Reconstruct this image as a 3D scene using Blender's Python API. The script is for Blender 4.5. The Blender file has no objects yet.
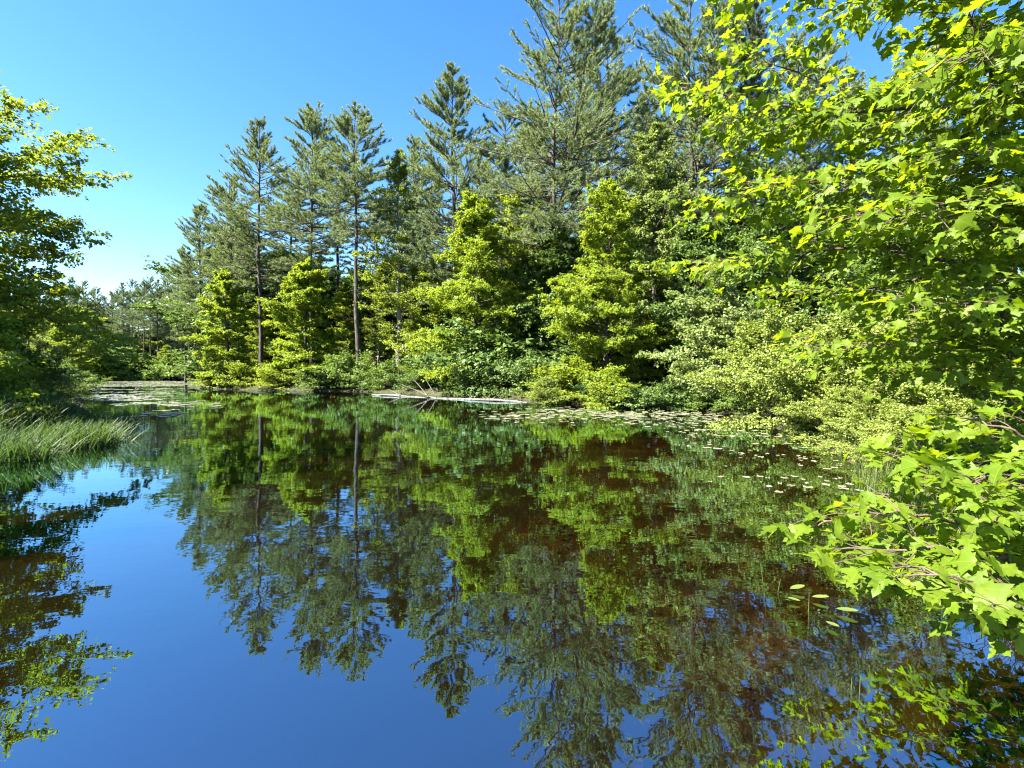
import bpy, math, numpy as np
from mathutils import Vector
R = math.radians
C = bpy.context.scene
COL = C.collection

# ------------------------------------------------------------------ camera, sky, sun, exposure
F, HZ, CAMH = 500.0, 370.0, 1.7            # focal length in pixels, horizon row, eye height above the water
cam = bpy.data.cameras.new('camera'); cam_o = bpy.data.objects.new('camera', cam); COL.objects.link(cam_o)
cam_o.location = (0, 0, CAMH); cam_o.rotation_euler = (R(90), 0, 0)
cam.sensor_width = 36; cam.lens = F / 1024 * 36; cam.shift_y = -(384 - HZ) / 1024
cam.clip_start = 0.05; cam.clip_end = 5000
C.camera = cam_o
SUN_AZ, SUN_EL = -114.0, 48.0
W_ = bpy.data.worlds.new('World'); C.world = W_; W_.use_nodes = True
wn = W_.node_tree
sky = wn.nodes.new('ShaderNodeTexSky'); sky.sky_type = 'NISHITA'; sky.sun_disc = False
sky.sun_elevation = R(SUN_EL); sky.sun_rotation = R(SUN_AZ)
sky.altitude = 0; sky.air_density = 1.0; sky.dust_density = 0.15; sky.ozone_density = 2.2
bg = wn.nodes['Background']; bg.inputs['Strength'].default_value = 0.05
hs = wn.nodes.new('ShaderNodeHueSaturation'); hs.inputs['Saturation'].default_value = 1.3; hs.inputs['Hue'].default_value = .504
wn.links.new(sky.outputs[0], hs.inputs['Color']); wn.links.new(hs.outputs[0], bg.inputs['Color'])
sl = bpy.data.lights.new('sun', 'SUN'); sl.energy = 5.0; sl.angle = R(0.5); sl.color = (1.0, 0.95, 0.86)
so = bpy.data.objects.new('sun', sl); COL.objects.link(so)
sd = Vector((math.sin(R(SUN_AZ)) * math.cos(R(SUN_EL)), math.cos(R(SUN_AZ)) * math.cos(R(SUN_EL)), math.sin(R(SUN_EL))))
so.rotation_euler = sd.to_track_quat('Z', 'Y').to_euler(); so.location = sd * 60
C.view_settings.view_transform = 'Standard'; C.view_settings.look = 'None'
C.view_settings.gamma = 1; C.view_settings.exposure = 2.95
C.cycles.max_bounces = 6; C.cycles.diffuse_bounces = 3; C.cycles.glossy_bounces = 3
C.cycles.transmission_bounces = 3; C.cycles.transparent_max_bounces = 6
C.cycles.caustics_reflective = False; C.cycles.caustics_refractive = False
C.cycles.use_denoising = True; C.cycles.filter_width = 1.15

# ------------------------------------------------------------------ helpers
def at(px, D, py=None):
    z = None if py is None else CAMH - (py - HZ) * D / F
    x = (px - 512) * D / F
    return np.array((x, D)) if z is None else np.array((x, D, z))
def norm(a):
    return a / np.maximum(np.linalg.norm(a, axis=-1, keepdims=True), 1e-9)

class MB:
    """collects polygons and builds one mesh object"""
    def __init__(s): s.v = []; s.loops = []; s.tot = []; s.rnd = []; s.uv = []; s.n = 0
    def add(s, v, faces, rnd=None, uv=None):
        v = np.asarray(v, float).reshape(-1, 3); faces = np.asarray(faces, int)
        s.v.append(v); s.loops.append((faces + s.n).ravel()); s.tot.append(np.full(len(faces), faces.shape[1]))
        s.rnd.append(np.zeros(len(faces)) if rnd is None else np.asarray(rnd, float))
        s.uv.append(np.zeros((faces.size, 2)) if uv is None else np.asarray(uv).reshape(-1, 2)); s.n += len(v)
    def tubes(s, P, r, sides=5, cap=True):
        P = np.asarray(P, float); r = np.asarray(r, float)
        if P.ndim == 2: P = P[None]; r = r[None]
        B, n, _ = P.shape
        if r.ndim == 1: r = np.broadcast_to(r, (B, n))
        T = norm(np.gradient(P, axis=1))
        ref = np.where(np.abs(T[:, :1, 2:3]) > 0.8, np.array((1., 0, 0)), np.array((0, 0, 1.)))
        A = norm(np.cross(T, np.broadcast_to(ref, T.shape))); Bn = np.cross(T, A)
        a = np.arange(sides) * 2 * math.pi / sides
        ring = P[:, :, None] + r[:, :, None, None] * (A[:, :, None] * np.cos(a)[:, None] + Bn[:, :, None] * np.sin(a)[:, None])
        i = np.arange(n - 1)[:, None]; j = np.arange(sides)[None]
        f = np.stack([i * sides + j, i * sides + (j + 1) % sides, (i + 1) * sides + (j + 1) % sides, (i + 1) * sides + j], -1).reshape(-1, 4)
        F_ = (np.arange(B)[:, None, None] * n * sides + f[None]).reshape(-1, 4)
        s.add(ring.reshape(-1, 3), F_)
    def kites(s, c, d, nrm, L, w, rg, fold=0.25):
        """pointed leaf quads: base c, direction d, normal nrm, length L, width ratio w"""
        d = norm(d); sd_ = norm(np.cross(nrm, d)); up = np.cross(d, sd_)
        L = np.asarray(L)[:, None]
        v = np.stack([c, c + d * L * .45 + sd_ * L * w * .5 + up * L * fold * .3, c + d * L - up * L * .12, c + d * L * .45 - sd_ * L * w * .5 + up * L * fold * .3], 1)
        f = np.arange(len(c) * 4).reshape(-1, 4)
        s.add(v.reshape(-1, 3), f, rg.random(len(c)))
    def tris(s, c, d, sdv, L, w, rnd):
        v = np.stack([c - sdv * w * .5, c + sdv * w * .5, c + d * L], 1)
        s.add(v.reshape(-1, 3), np.arange(len(c) * 3).reshape(-1, 3), rnd)
    def build(s, name, mat, parent=None, smooth=False, loc=None, uv=False):
        me = bpy.data.meshes.new(name)
        v = np.concatenate(s.v); lo = np.concatenate(s.loops).astype(np.int32); tot = np.concatenate(s.tot).astype(np.int32)
        me.vertices.add(len(v)); me.vertices.foreach_set('co', v.ravel().astype(np.float32))
        me.loops.add(len(lo)); me.loops.foreach_set('vertex_index', lo)
        me.polygons.add(len(tot)); st = np.concatenate([[0], np.cumsum(tot)[:-1]]).astype(np.int32)
        me.polygons.foreach_set('loop_start', st); me.polygons.foreach_set('loop_total', tot)
        if smooth: me.polygons.foreach_set('use_smooth', np.ones(len(tot), bool))
        a = me.attributes.new('rnd', 'FLOAT', 'FACE'); a.data.foreach_set('value', np.concatenate(s.rnd).astype(np.float32))
        if uv:
            u = me.uv_layers.new(name='UVMap'); u.data.foreach_set('uv', np.concatenate(s.uv).ravel().astype(np.float32))
        me.materials.append(mat); me.update(calc_edges=True); me.validate()
        o = bpy.data.objects.new(name, me); COL.objects.link(o)
        if parent: o.parent = parent
        if loc is not None: o.location = loc
        return o

def tag(o, label, cat, group=None):
    o['label'] = label; o['category'] = cat
    if group: o['group'] = group
    return o
def stuff(o, label, cat, group=None):
    o['kind'] = 'stuff'; return tag(o, label, cat, group)
def thing(name, label, cat, loc, group=None):
    o = bpy.data.objects.new(name, None); o.empty_display_size = .3; COL.objects.link(o); o.location = loc
    return tag(o, label, cat, group)
def dup(root, loc, rotz, scale, label, group=None):
    c = root.copy(); COL.objects.link(c)
    c.location = loc; c.rotation_euler = (0, 0, rotz); c.scale = scale if hasattr(scale, '__len__') else (scale,) * 3
    c['label'] = label
    if group: c['group'] = group
    elif 'group' in c: del c['group']
    for ch in root.children:
        k = ch.copy(); COL.objects.link(k); k.parent = c
    return c

# ------------------------------------------------------------------ materials
def nm(name):
    m = bpy.data.materials.new(name); m.use_nodes = True
    return m, m.node_tree.nodes, m.node_tree.links, m.node_tree.nodes['Principled BSDF']
def leaf_mat(name, ca, cb, tr, trans=.4, rough=.5, spec=.25, veins=False):
    """leaf: ca..cb by leaf and by tree, tr is the light let through"""
    m, N, L, p = nm(name)
    at_ = N.new('ShaderNodeAttribute'); at_.attribute_name = 'rnd'
    oi = N.new('ShaderNodeObjectInfo')
    tc = N.new('ShaderNodeTexCoord'); nz = N.new('ShaderNodeTexNoise'); nz.inputs['Scale'].default_value = .55
    L.new(tc.outputs['Object'], nz.inputs['Vector'])
    a1 = N.new('ShaderNodeMath'); a1.operation = 'MULTIPLY_ADD'; a1.inputs[1].default_value = .5
    L.new(at_.outputs['Fac'], a1.inputs[0]); 
    a2 = N.new('ShaderNodeMath'); a2.operation = 'MULTIPLY_ADD'; a2.inputs[1].default_value = .9; a2.inputs[2].default_value = -.2
    L.new(nz.outputs['Fac'], a2.inputs[0]); L.new(a2.outputs[0], a1.inputs[2])
    mx = N.new('ShaderNodeMix'); mx.data_type = 'RGBA'; mx.inputs['A'].default_value = (*ca, 1); mx.inputs['B'].default_value = (*cb, 1)
    L.new(a1.outputs[0], mx.inputs['Factor'])
    col = mx.outputs['Result']
    L.new(col, p.inputs['Base Color'])
    p.inputs['Roughness'].default_value = rough; p.inputs['Specular IOR Level'].default_value = spec
    t = N.new('ShaderNodeBsdfTranslucent')
    m2 = N.new('ShaderNodeMix'); m2.data_type = 'RGBA'; m2.blend_type = 'MULTIPLY'; m2.inputs['Factor'].default_value = 1
    L.new(col, m2.inputs['A']); m2.inputs['B'].default_value = (*tr, 1); L.new(m2.outputs['Result'], t.inputs['Color'])
    ms = N.new('ShaderNodeMixShader'); ms.inputs[0].default_value = trans
    L.new(p.outputs[0], ms.inputs[1]); L.new(t.outputs[0], ms.inputs[2]); L.new(ms.outputs[0], N['Material Output'].inputs['Surface'])
    if veins:
        uv = N.new('ShaderNodeUVMap'); sx = N.new('ShaderNodeSeparateXYZ'); L.new(uv.outputs[0], sx.inputs[0])
        ab = N.new('ShaderNodeMath'); ab.operation = 'ABSOLUTE'; L.new(sx.outputs['X'], ab.inputs[0])
        # midrib, and two side ribs running out to the lobes
        d2 = N.new('ShaderNodeMath'); d2.operation = 'MULTIPLY_ADD'; d2.inputs[1].default_value = -.95; L.new(ab.outputs[0], d2.inputs[0]); L.new(sx.outputs['Y'], d2.inputs[2])
        d2a = N.new('ShaderNodeMath'); d2a.operation = 'ABSOLUTE'; L.new(d2.outputs[0], d2a.inputs[0])
        mn = N.new('ShaderNodeMath'); mn.operation = 'MINIMUM'; L.new(ab.outputs[0], mn.inputs[0]); L.new(d2a.outputs[0], mn.inputs[1])
        lt = N.new('ShaderNodeMath'); lt.operation = 'LESS_THAN'; lt.inputs[1].default_value = .011; L.new(mn.outputs[0], lt.inputs[0])
        m3 = N.new('ShaderNodeMix'); m3.data_type = 'RGBA'; L.new(lt.outputs[0], m3.inputs['Factor']); L.new(col, m3.inputs['A']); m3.inputs['B'].default_value = (cb[0] * 1.15, cb[1] * 1.12, cb[2] * 1.3, 1)
        L.new(m3.outputs['Result'], p.inputs['Base Color'])
    return m
def noise_mat(name, ca, cb, scale=6, rough=.9, bump=.4, stretch=(1, 1, 1), spec=.2, detail=6, lo=.35, hi=.65):
    m, N, L, p = nm(name)
    tc = N.new('ShaderNodeTexCoord'); mp = N.new('ShaderNodeMapping'); mp.inputs['Scale'].default_value = stretch
    L.new(tc.outputs['Object'], mp.inputs[0])
    nz = N.new('ShaderNodeTexNoise'); nz.inputs['Scale'].default_value = scale; nz.inputs['Detail'].default_value = detail
    L.new(mp.outputs[0], nz.inputs['Vector'])
    rp = N.new('ShaderNodeValToRGB'); rp.color_ramp.elements[0].position = lo; rp.color_ramp.elements[1].position = hi
    rp.color_ramp.elements[0].color = (*ca, 1); rp.color_ramp.elements[1].color = (*cb, 1)
    L.new(nz.outputs['Fac'], rp.inputs[0]); L.new(rp.outputs[0], p.inputs['Base Color'])
    p.inputs['Roughness'].default_value = rough; p.inputs['Specular IOR Level'].default_value = spec
    b = N.new('ShaderNodeBump'); b.inputs['Strength'].default_value = bump; b.inputs['Distance'].default_value = .05
    L.new(nz.outputs['Fac'], b.inputs['Height']); L.new(b.outputs[0], p.inputs['Normal'])
    return m
M_bark = noise_mat('bark', (.028, .023, .020), (.085, .072, .062), 9, stretch=(1, 1, .25), bump=.8)
M_bark_pale = noise_mat('pale_bark', (.10, .09, .075), (.26, .24, .21), 7, stretch=(1, 1, .4), bump=.5)
M_twig = noise_mat('twig', (.05, .035, .025), (.10, .075, .055), 20)
M_dead = noise_mat('bleached_wood', (.05, .044, .036), (.17, .152, .13), 5, stretch=(.3, 2, 2), bump=.6)
M_pine = leaf_mat('pine_needles', (.098, .138, .052), (.235, .280, .130), (1.2, 1.25, .7), .3, .55, .25)
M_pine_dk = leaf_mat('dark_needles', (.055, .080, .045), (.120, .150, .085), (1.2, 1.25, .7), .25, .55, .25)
M_lime = leaf_mat('lime_leaves', (.110, .172, .014), (.225, .290, .030), (1.55, 1.4, .5), .45)
M_mid = leaf_mat('green_leaves', (.062, .110, .020), (.140, .198, .040), (1.4, 1.4, .6), .38)
M_left = leaf_mat('left_leaves', (.100, .150, .016), (.215, .265, .034), (1.6, 1.5, .5), .5)
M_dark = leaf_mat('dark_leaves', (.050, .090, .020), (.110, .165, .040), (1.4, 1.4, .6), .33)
M_pale = leaf_mat('pale_leaves', (.105, .150, .040), (.215, .260, .080), (1.3, 1.3, .7), .38)
M_shrub = leaf_mat('shrub_leaves', (.110, .155, .026), (.225, .265, .058), (1.4, 1.35, .5), .36)
M_near = leaf_mat('maple_leaves', (.072, .132, .008), (.155, .218, .016), (1.95, 1.75, .45), .58, .5, .2, veins=True)
M_grass = leaf_mat('sedge_blades', (.014, .048, .010), (.080, .115, .026), (1.3, 1.4, .6), .35)
M_grass2 = leaf_mat('bank_grass', (.060, .100, .020), (.140, .170, .042), (1.3, 1.4, .6), .35)
M_pad = leaf_mat('lily_pads', (.085, .090, .045), (.26, .255, .17), (1, 1, .5), .1, .33, .6)

# ------------------------------------------------------------------ pond outline and terrain
POND = np.array([(-16, .9), (-15, 6), (-12.5, 9.5), (-12.0, 13), (-15, 18), (-25, 29), (-42, 47), (-70, 76), (-84, 92), (-60, 91),
    (-45, 76), (-35.5, 54), (-29.5, 46.5), (-20.4, 41), (-13.6, 40), (-9, 36.5), (-3.5, 32.5), (1.4, 27.5), (4.2, 23.5), (7.8, 21.2), (8.2, 18),
    (7.6, 13.5), (6.6, 10), (5.6, 7.6), (4.8, 5.7), (3.9, 3.9), (3.3, 2.4), (3.0, 1.2), (1.5, .75), (-3, .7)], float)
def sdist(P):
    """signed distance to the pond outline, positive on land"""
    A = POND; B = np.roll(POND, -1, 0)
    best = np.full(len(P), 1e9); ins = np.zeros(len(P), bool)
    for a, b in zip(A, B):
        ab = b - a; t = np.clip(((P - a) @ ab) / (ab @ ab), 0, 1)
        best = np.minimum(best, np.hypot(*(P - a - t[:, None] * ab).T))
        c = (a[1] > P[:, 1]) != (b[1] > P[:, 1])
        with np.errstate(divide='ignore', invalid='ignore'):
            ins ^= c & (P[:, 0] < (b[0] - a[0]) * (P[:, 1] - a[1]) / (b[1] - a[1]) + a[0])
    return np.where(ins, -best, best)
def hgt(P):
    P = np.atleast_2d(np.asarray(P, float)); d = sdist(P)
    x, y = P.T
    w = .10 * np.sin(x * .9 + 1.3 * np.sin(y * .7)) + .08 * np.sin(y * 1.7 + x * .4) + .05 * np.sin(x * 3.1 - y * 2.3)
    land = .04 + .40 * (1 - np.exp(-np.maximum(d, 0) / 1.2)) + .018 * np.maximum(d, 0) + w * np.minimum(1, np.maximum(d, 0) / 2)
    right = 1 / (1 + np.exp(-(x - .5 - .02 * y + .5 * np.sin(y * .9) + .3 * np.sin(y * 2.3 + x)) / .9))
    deep = np.minimum(-d * (.30 + .7 * (1 - right)), 1.55 - .85 * right + .3 * w)
    return np.where(d > 0, land, -np.maximum(deep, 0) - .01 + np.minimum(0, w) * .3 * np.minimum(1, np.maximum(-d, 0)))
def gz(x, y): return float(hgt([(x, y)])[0])

def warp(a, b, c0, fine, n_out, far):
    core = np.arange(a, b + 1e-6, fine)
    g = np.geomspace(fine, far, n_out)
    return np.concatenate([(a - np.cumsum(g))[::-1], core, b + np.cumsum(g)])
xs = warp(-22, 16, 0, .35, 34, 130); ys = warp(-2, 42, 0, .35, 34, 130)
X, Y = np.meshgrid(xs, ys); PP = np.stack([X.ravel(), Y.ravel()], 1)
g = MB(); nx, ny = len(xs), len(ys)
i, j = np.meshgrid(np.arange(nx - 1), np.arange(ny - 1)); k = (j * nx + i).ravel()
g.add(np.column_stack([PP, hgt(PP)]), np.stack([k, k + 1, k + nx + 1, k + nx], 1))
def ground_mat():
    m, N, L, p = nm('forest_floor')
    tc = N.new('ShaderNodeTexCoord'); sp = N.new('ShaderNodeSeparateXYZ'); L.new(tc.outputs['Object'], sp.inputs[0])
    def ramp(sc, a, b, lo, hi):
        n = N.new('ShaderNodeTexNoise'); n.inputs['Scale'].default_value = sc; n.inputs['Detail'].default_value = 8; n.inputs['Roughness'].default_value = .65
        L.new(tc.outputs['Object'], n.inputs['Vector'])
        r = N.new('ShaderNodeValToRGB'); r.color_ramp.elements[0].position = lo; r.color_ramp.elements[1].position = hi
        r.color_ramp.elements[0].color = (*a, 1); r.color_ramp.elements[1].color = (*b, 1); L.new(n.outputs['Fac'], r.inputs[0]); return r, n
    land, n1 = ramp(2.5, (.016, .017, .008), (.055, .055, .022), .35, .65)
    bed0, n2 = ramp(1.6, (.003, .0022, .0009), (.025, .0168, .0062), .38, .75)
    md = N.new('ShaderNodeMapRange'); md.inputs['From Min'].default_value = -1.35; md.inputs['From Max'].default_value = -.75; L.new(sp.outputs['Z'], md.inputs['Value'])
    bed = N.new('ShaderNodeMix'); bed.data_type = 'RGBA'; bed.inputs['A'].default_value = (.003, .0025, .002, 1); L.new(md.outputs[0], bed.inputs['Factor']); L.new(bed0.outputs[0], bed.inputs['B'])  # deep mud painted near black, in place of light the water would absorb
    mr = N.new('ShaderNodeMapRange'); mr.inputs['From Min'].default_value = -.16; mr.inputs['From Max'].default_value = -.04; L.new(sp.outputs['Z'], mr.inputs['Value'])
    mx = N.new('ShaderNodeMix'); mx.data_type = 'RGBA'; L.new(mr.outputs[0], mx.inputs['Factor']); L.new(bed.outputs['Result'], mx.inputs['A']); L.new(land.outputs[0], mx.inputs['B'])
    L.new(mx.outputs['Result'], p.inputs['Base Color']); p.inputs['Roughness'].default_value = .95; p.inputs['Specular IOR Level'].default_value = .1
    b = N.new('ShaderNodeBump'); b.inputs['Strength'].default_value = .6; b.inputs['Distance'].default_value = .06; L.new(n1.outputs['Fac'], b.inputs['Height']); L.new(b.outputs[0], p.inputs['Normal'])
    return m
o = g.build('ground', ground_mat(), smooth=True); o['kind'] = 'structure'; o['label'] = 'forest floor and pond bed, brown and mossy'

def water_mat():
    m, N, L, p = nm('pond_water'); N.remove(p)
    tc = N.new('ShaderNodeTexCoord')
    def nz(scale, st, det):
        mp = N.new('ShaderNodeMapping'); mp.inputs['Scale'].default_value = st; L.new(tc.outputs['Object'], mp.inputs[0])
        n = N.new('ShaderNodeTexNoise'); n.inputs['Scale'].default_value = scale; n.inputs['Detail'].default_value = det; L.new(mp.outputs[0], n.inputs['Vector']); return n
    n1 = nz(1.3, (1, 1.6, 1), 3); n2 = nz(7, (1, 1.4, 1), 2)
    ad = N.new('ShaderNodeMath'); ad.operation = 'MULTIPLY_ADD'; ad.inputs[1].default_value = .12; L.new(n2.outputs['Fac'], ad.inputs[0]); L.new(n1.outputs['Fac'], ad.inputs[2])
    b = N.new('ShaderNodeBump'); b.inputs['Strength'].default_value = .11; b.inputs['Distance'].default_value = .02; L.new(ad.outputs[0], b.inputs['Height'])
    fr = N.new('ShaderNodeFresnel'); fr.inputs['IOR'].default_value = 1.36; L.new(b.outputs[0], fr.inputs['Normal'])
    gl = N.new('ShaderNodeBsdfGlossy'); gl.inputs['Roughness'].default_value = .0; gl.inputs['Color'].default_value = (.62, .88, 1, 1); L.new(b.outputs[0], gl.inputs['Normal'])
    tr = N.new('ShaderNodeBsdfTransparent'); tr.inputs['Color'].default_value = (.70, .53, .29, 1)
    ms = N.new('ShaderNodeMixShader'); ge = N.new('ShaderNodeNewGeometry'); ff = N.new('ShaderNodeMath'); ff.operation = 'SUBTRACT'; ff.inputs[0].default_value = 1; L.new(ge.outputs['Backfacing'], ff.inputs[1])
    fb = N.new('ShaderNodeMath'); fb.operation = 'MULTIPLY_ADD'; fb.inputs[1].default_value = .66; fb.inputs[2].default_value = .34; L.new(fr.outputs[0], fb.inputs[0])
    fm = N.new('ShaderNodeMath'); fm.operation = 'MULTIPLY'; L.new(fb.outputs[0], fm.inputs[0]); L.new(ff.outputs[0], fm.inputs[1]); L.new(fm.outputs[0], ms.inputs[0]); L.new(tr.outputs[0], ms.inputs[1]); L.new(gl.outputs[0], ms.inputs[2])
    L.new(ms.outputs[0], N['Material Output'].inputs['Surface'])
    return m
g = MB(); g.add([(-95, .3, 0), (14, .3, 0), (14, 100, 0), (-95, 100, 0)], [(0, 1, 2, 3)])
o = g.build('water', water_mat()); o['kind'] = 'structure'; o['label'] = 'still dark pond water mirroring sky and trees'

# ------------------------------------------------------------------ tree builders
def rot_az(v, a):
    c, s = np.cos(a), np.sin(a)
    return np.stack([v[..., 0] * c - v[..., 1] * s, v[..., 0] * s + v[..., 1] * c, v[..., 2]], -1)
def curve_paths(p0, d, L, n, rise=0., wob=.0, rg=None):
    """B paths from p0 along d (unit), length L, bending by rise at the tip"""
    t = np.linspace(0, 1, n)[None, :, None]
    P = p0[:, None] + d[:, None] * L[:, None, None] * t
    P[..., 2] += np.asarray(rise).reshape(-1, 1) * L[:, None] * t[..., 0] ** 2
    if wob: P[:, 1:] += np.cumsum(rg.normal(0, wob, P[:, 1:].shape), 1) * L[:, None, None]
    return P
def along(P, idx, s):
    n = P.shape[1]; f = s * (n - 1); i0 = np.minimum(f.astype(int), n - 2); w = (f - i0)[:, None]
    return P[idx, i0] * (1 - w) + P[idx, i0 + 1] * w

def broadleaf(name, label, cat, xy, H, Rr, seed, nleaf, leaf, mat, cb=.08, nprim=30, stems=1, bark=None, lean=(0, 0), group=None,
              top=1.75, flat=.17, clump=.42, z=None, up=(0, 62), low=.9, width=.7, rot=0, part='crown', upn=.65):
    rg = np.random.default_rng(seed)
    x, y = xy; z = gz(x, y) if z is None else z
    root = thing(name, label, cat, (x, y, z - .03), group); root.rotation_euler.z = rot
    wood = MB(); PR = []; 
    ts = np.linspace(0, 1, 9)
    trunks = []
    for s in range(stems):
        a = rg.random() * 6.28; sp = 0 if stems == 1 else Rr * .35 * rg.uniform(.4, 1)
        q = np.stack([lean[0] * ts ** 1.3 * H + sp * math.cos(a) * ts ** .8, lean[1] * ts ** 1.3 * H + sp * math.sin(a) * ts ** .8, ts * H * (1 if s == 0 else rg.uniform(.7, .95))], 1)
        q[1:, :2] += np.cumsum(rg.normal(0, .012 * H, (8, 2)), 0) * .6
        rad = (.013 * H + .02) * (1 if stems == 1 else .6) * (1 - ts * .93); rad[0] *= 1.5
        wood.tubes(q, rad, 7); trunks.append(q)
    npr = int(nprim * 1.75)
    u = (np.arange(npr) + rg.uniform(-.4, .4, npr)) / npr; u = np.clip(u, 0, .99)
    t = cb + (1 - cb) * u * .97
    si = rg.integers(0, stems, npr)
    TR = np.stack(trunks)
    p0 = along(TR, si, t)
    az = np.arange(npr) * 2.399 + rg.normal(0, .35, npr)
    prof = np.maximum(1 - u ** top, .02) ** .65 * (low + (1 - low) * np.minimum(1, u / .25))
    L = Rr * prof * rg.uniform(.55, 1.2, npr) * (1 + .30 * np.sin(az * 2 + u * 8 + seed)) + .25
    el = np.radians(up[0] + (up[1] - up[0]) * u + rg.normal(0, 16, npr))
    d = np.stack([np.cos(az) * np.cos(el), np.sin(az) * np.cos(el), np.sin(el)], 1)
    P1 = curve_paths(p0, d, L, 6, rg.uniform(-.24, .08, npr), .022, rg)
    r1 = (.0045 * H + .004) * (L / max(L.max(), .1))[:, None] * np.linspace(1, .25, 6)[None]
    wood.tubes(P1, r1, 5)
    K = 9; i2 = np.repeat(np.arange(npr), K); s2 = np.tile(np.linspace(.28, .98, K), npr) + rg.uniform(-.05, .02, npr * K); s2 = np.clip(s2, .1, 1)
    p2 = along(P1, i2, s2); sg = np.where(np.arange(npr * K) % 2 == 0, 1, -1)
    d2 = rot_az(d[i2], sg * rg.uniform(.4, 1.2, npr * K)); d2[:, 2] = d2[:, 2] * .6 + rg.normal(.05, .15, npr * K); d2 = norm(d2)
    L2 = (.42 * L[i2] * (1.15 - s2) + .18 * Rr * .5) * rg.uniform(.6, 1.2, npr * K)
    P2 = curve_paths(p2, d2, L2, 4, rg.uniform(-.2, .1, npr * K), .03, rg)
    wood.tubes(P2, np.broadcast_to(np.linspace(.35, .1, 4) * (.0035 * H + .006), (npr * K, 4)), 3)
    wood.build('trunk', bark or M_bark, root, smooth=True)
    # third order twigs carry the leaves
    K3 = 6; n2 = npr * K; i3 = np.repeat(np.arange(n2), K3); s3 = np.clip(np.tile(np.linspace(.15, 1.0, K3), n2) + rg.uniform(-.08, .0, n2 * K3), 0, 1)
    sg3 = np.where(np.arange(n2 * K3) % 2 == 0, 1, -1)
    d3 = rot_az(d2[i3], sg3 * rg.uniform(.15, 1.1, n2 * K3)); d3[:, 2] += rg.normal(.04, .42, n2 * K3); d3 = norm(d3)
    L3 = (.42 * L2[i3] * (1.2 - .6 * s3) + .10 * clump * 2) * rg.uniform(.5, 1.3, n2 * K3)
    P3 = curve_paths(along(P2, i3, s3), d3, L3, 4, rg.uniform(-.3, .1, n2 * K3), .03, rg)
    P1t = curve_paths(P1[:, -2], norm(P1[:, -1] - P1[:, -2]), L * .16, 4, -.1)
    P3 = np.concatenate([P3, P1t]); d3 = np.concatenate([d3, d]); L3 = np.concatenate([L3, L * .2])
    wgt = L3 * rg.uniform(.4, 1.4, len(L3)); wgt /= wgt.sum(); ci = rg.choice(len(L3), nleaf, p=wgt)
    sl_ = rg.random(nleaf) ** .75
    c = along(P3, ci, sl_) + rg.normal(0, 1, (nleaf, 3)) * (.035 + .09 * L3[ci])[:, None] * np.array((1, 1, .6))
    nr = norm(np.array((0, 0, upn)) + d3[ci] * .25 + rg.normal(0, .5, (nleaf, 3)))
    dl = d3[ci] * .7 + rg.normal(0, .6, (nleaf, 3)) + np.array((0, 0, -.2)); dl = dl - nr * (dl * nr).sum(1, keepdims=True)
    cr = MB(); cr.kites(c, dl, nr, leaf * rg.uniform(.65, 1.3, nleaf), .78, rg)
    cr.build(part, mat, root)
    return root

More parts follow.
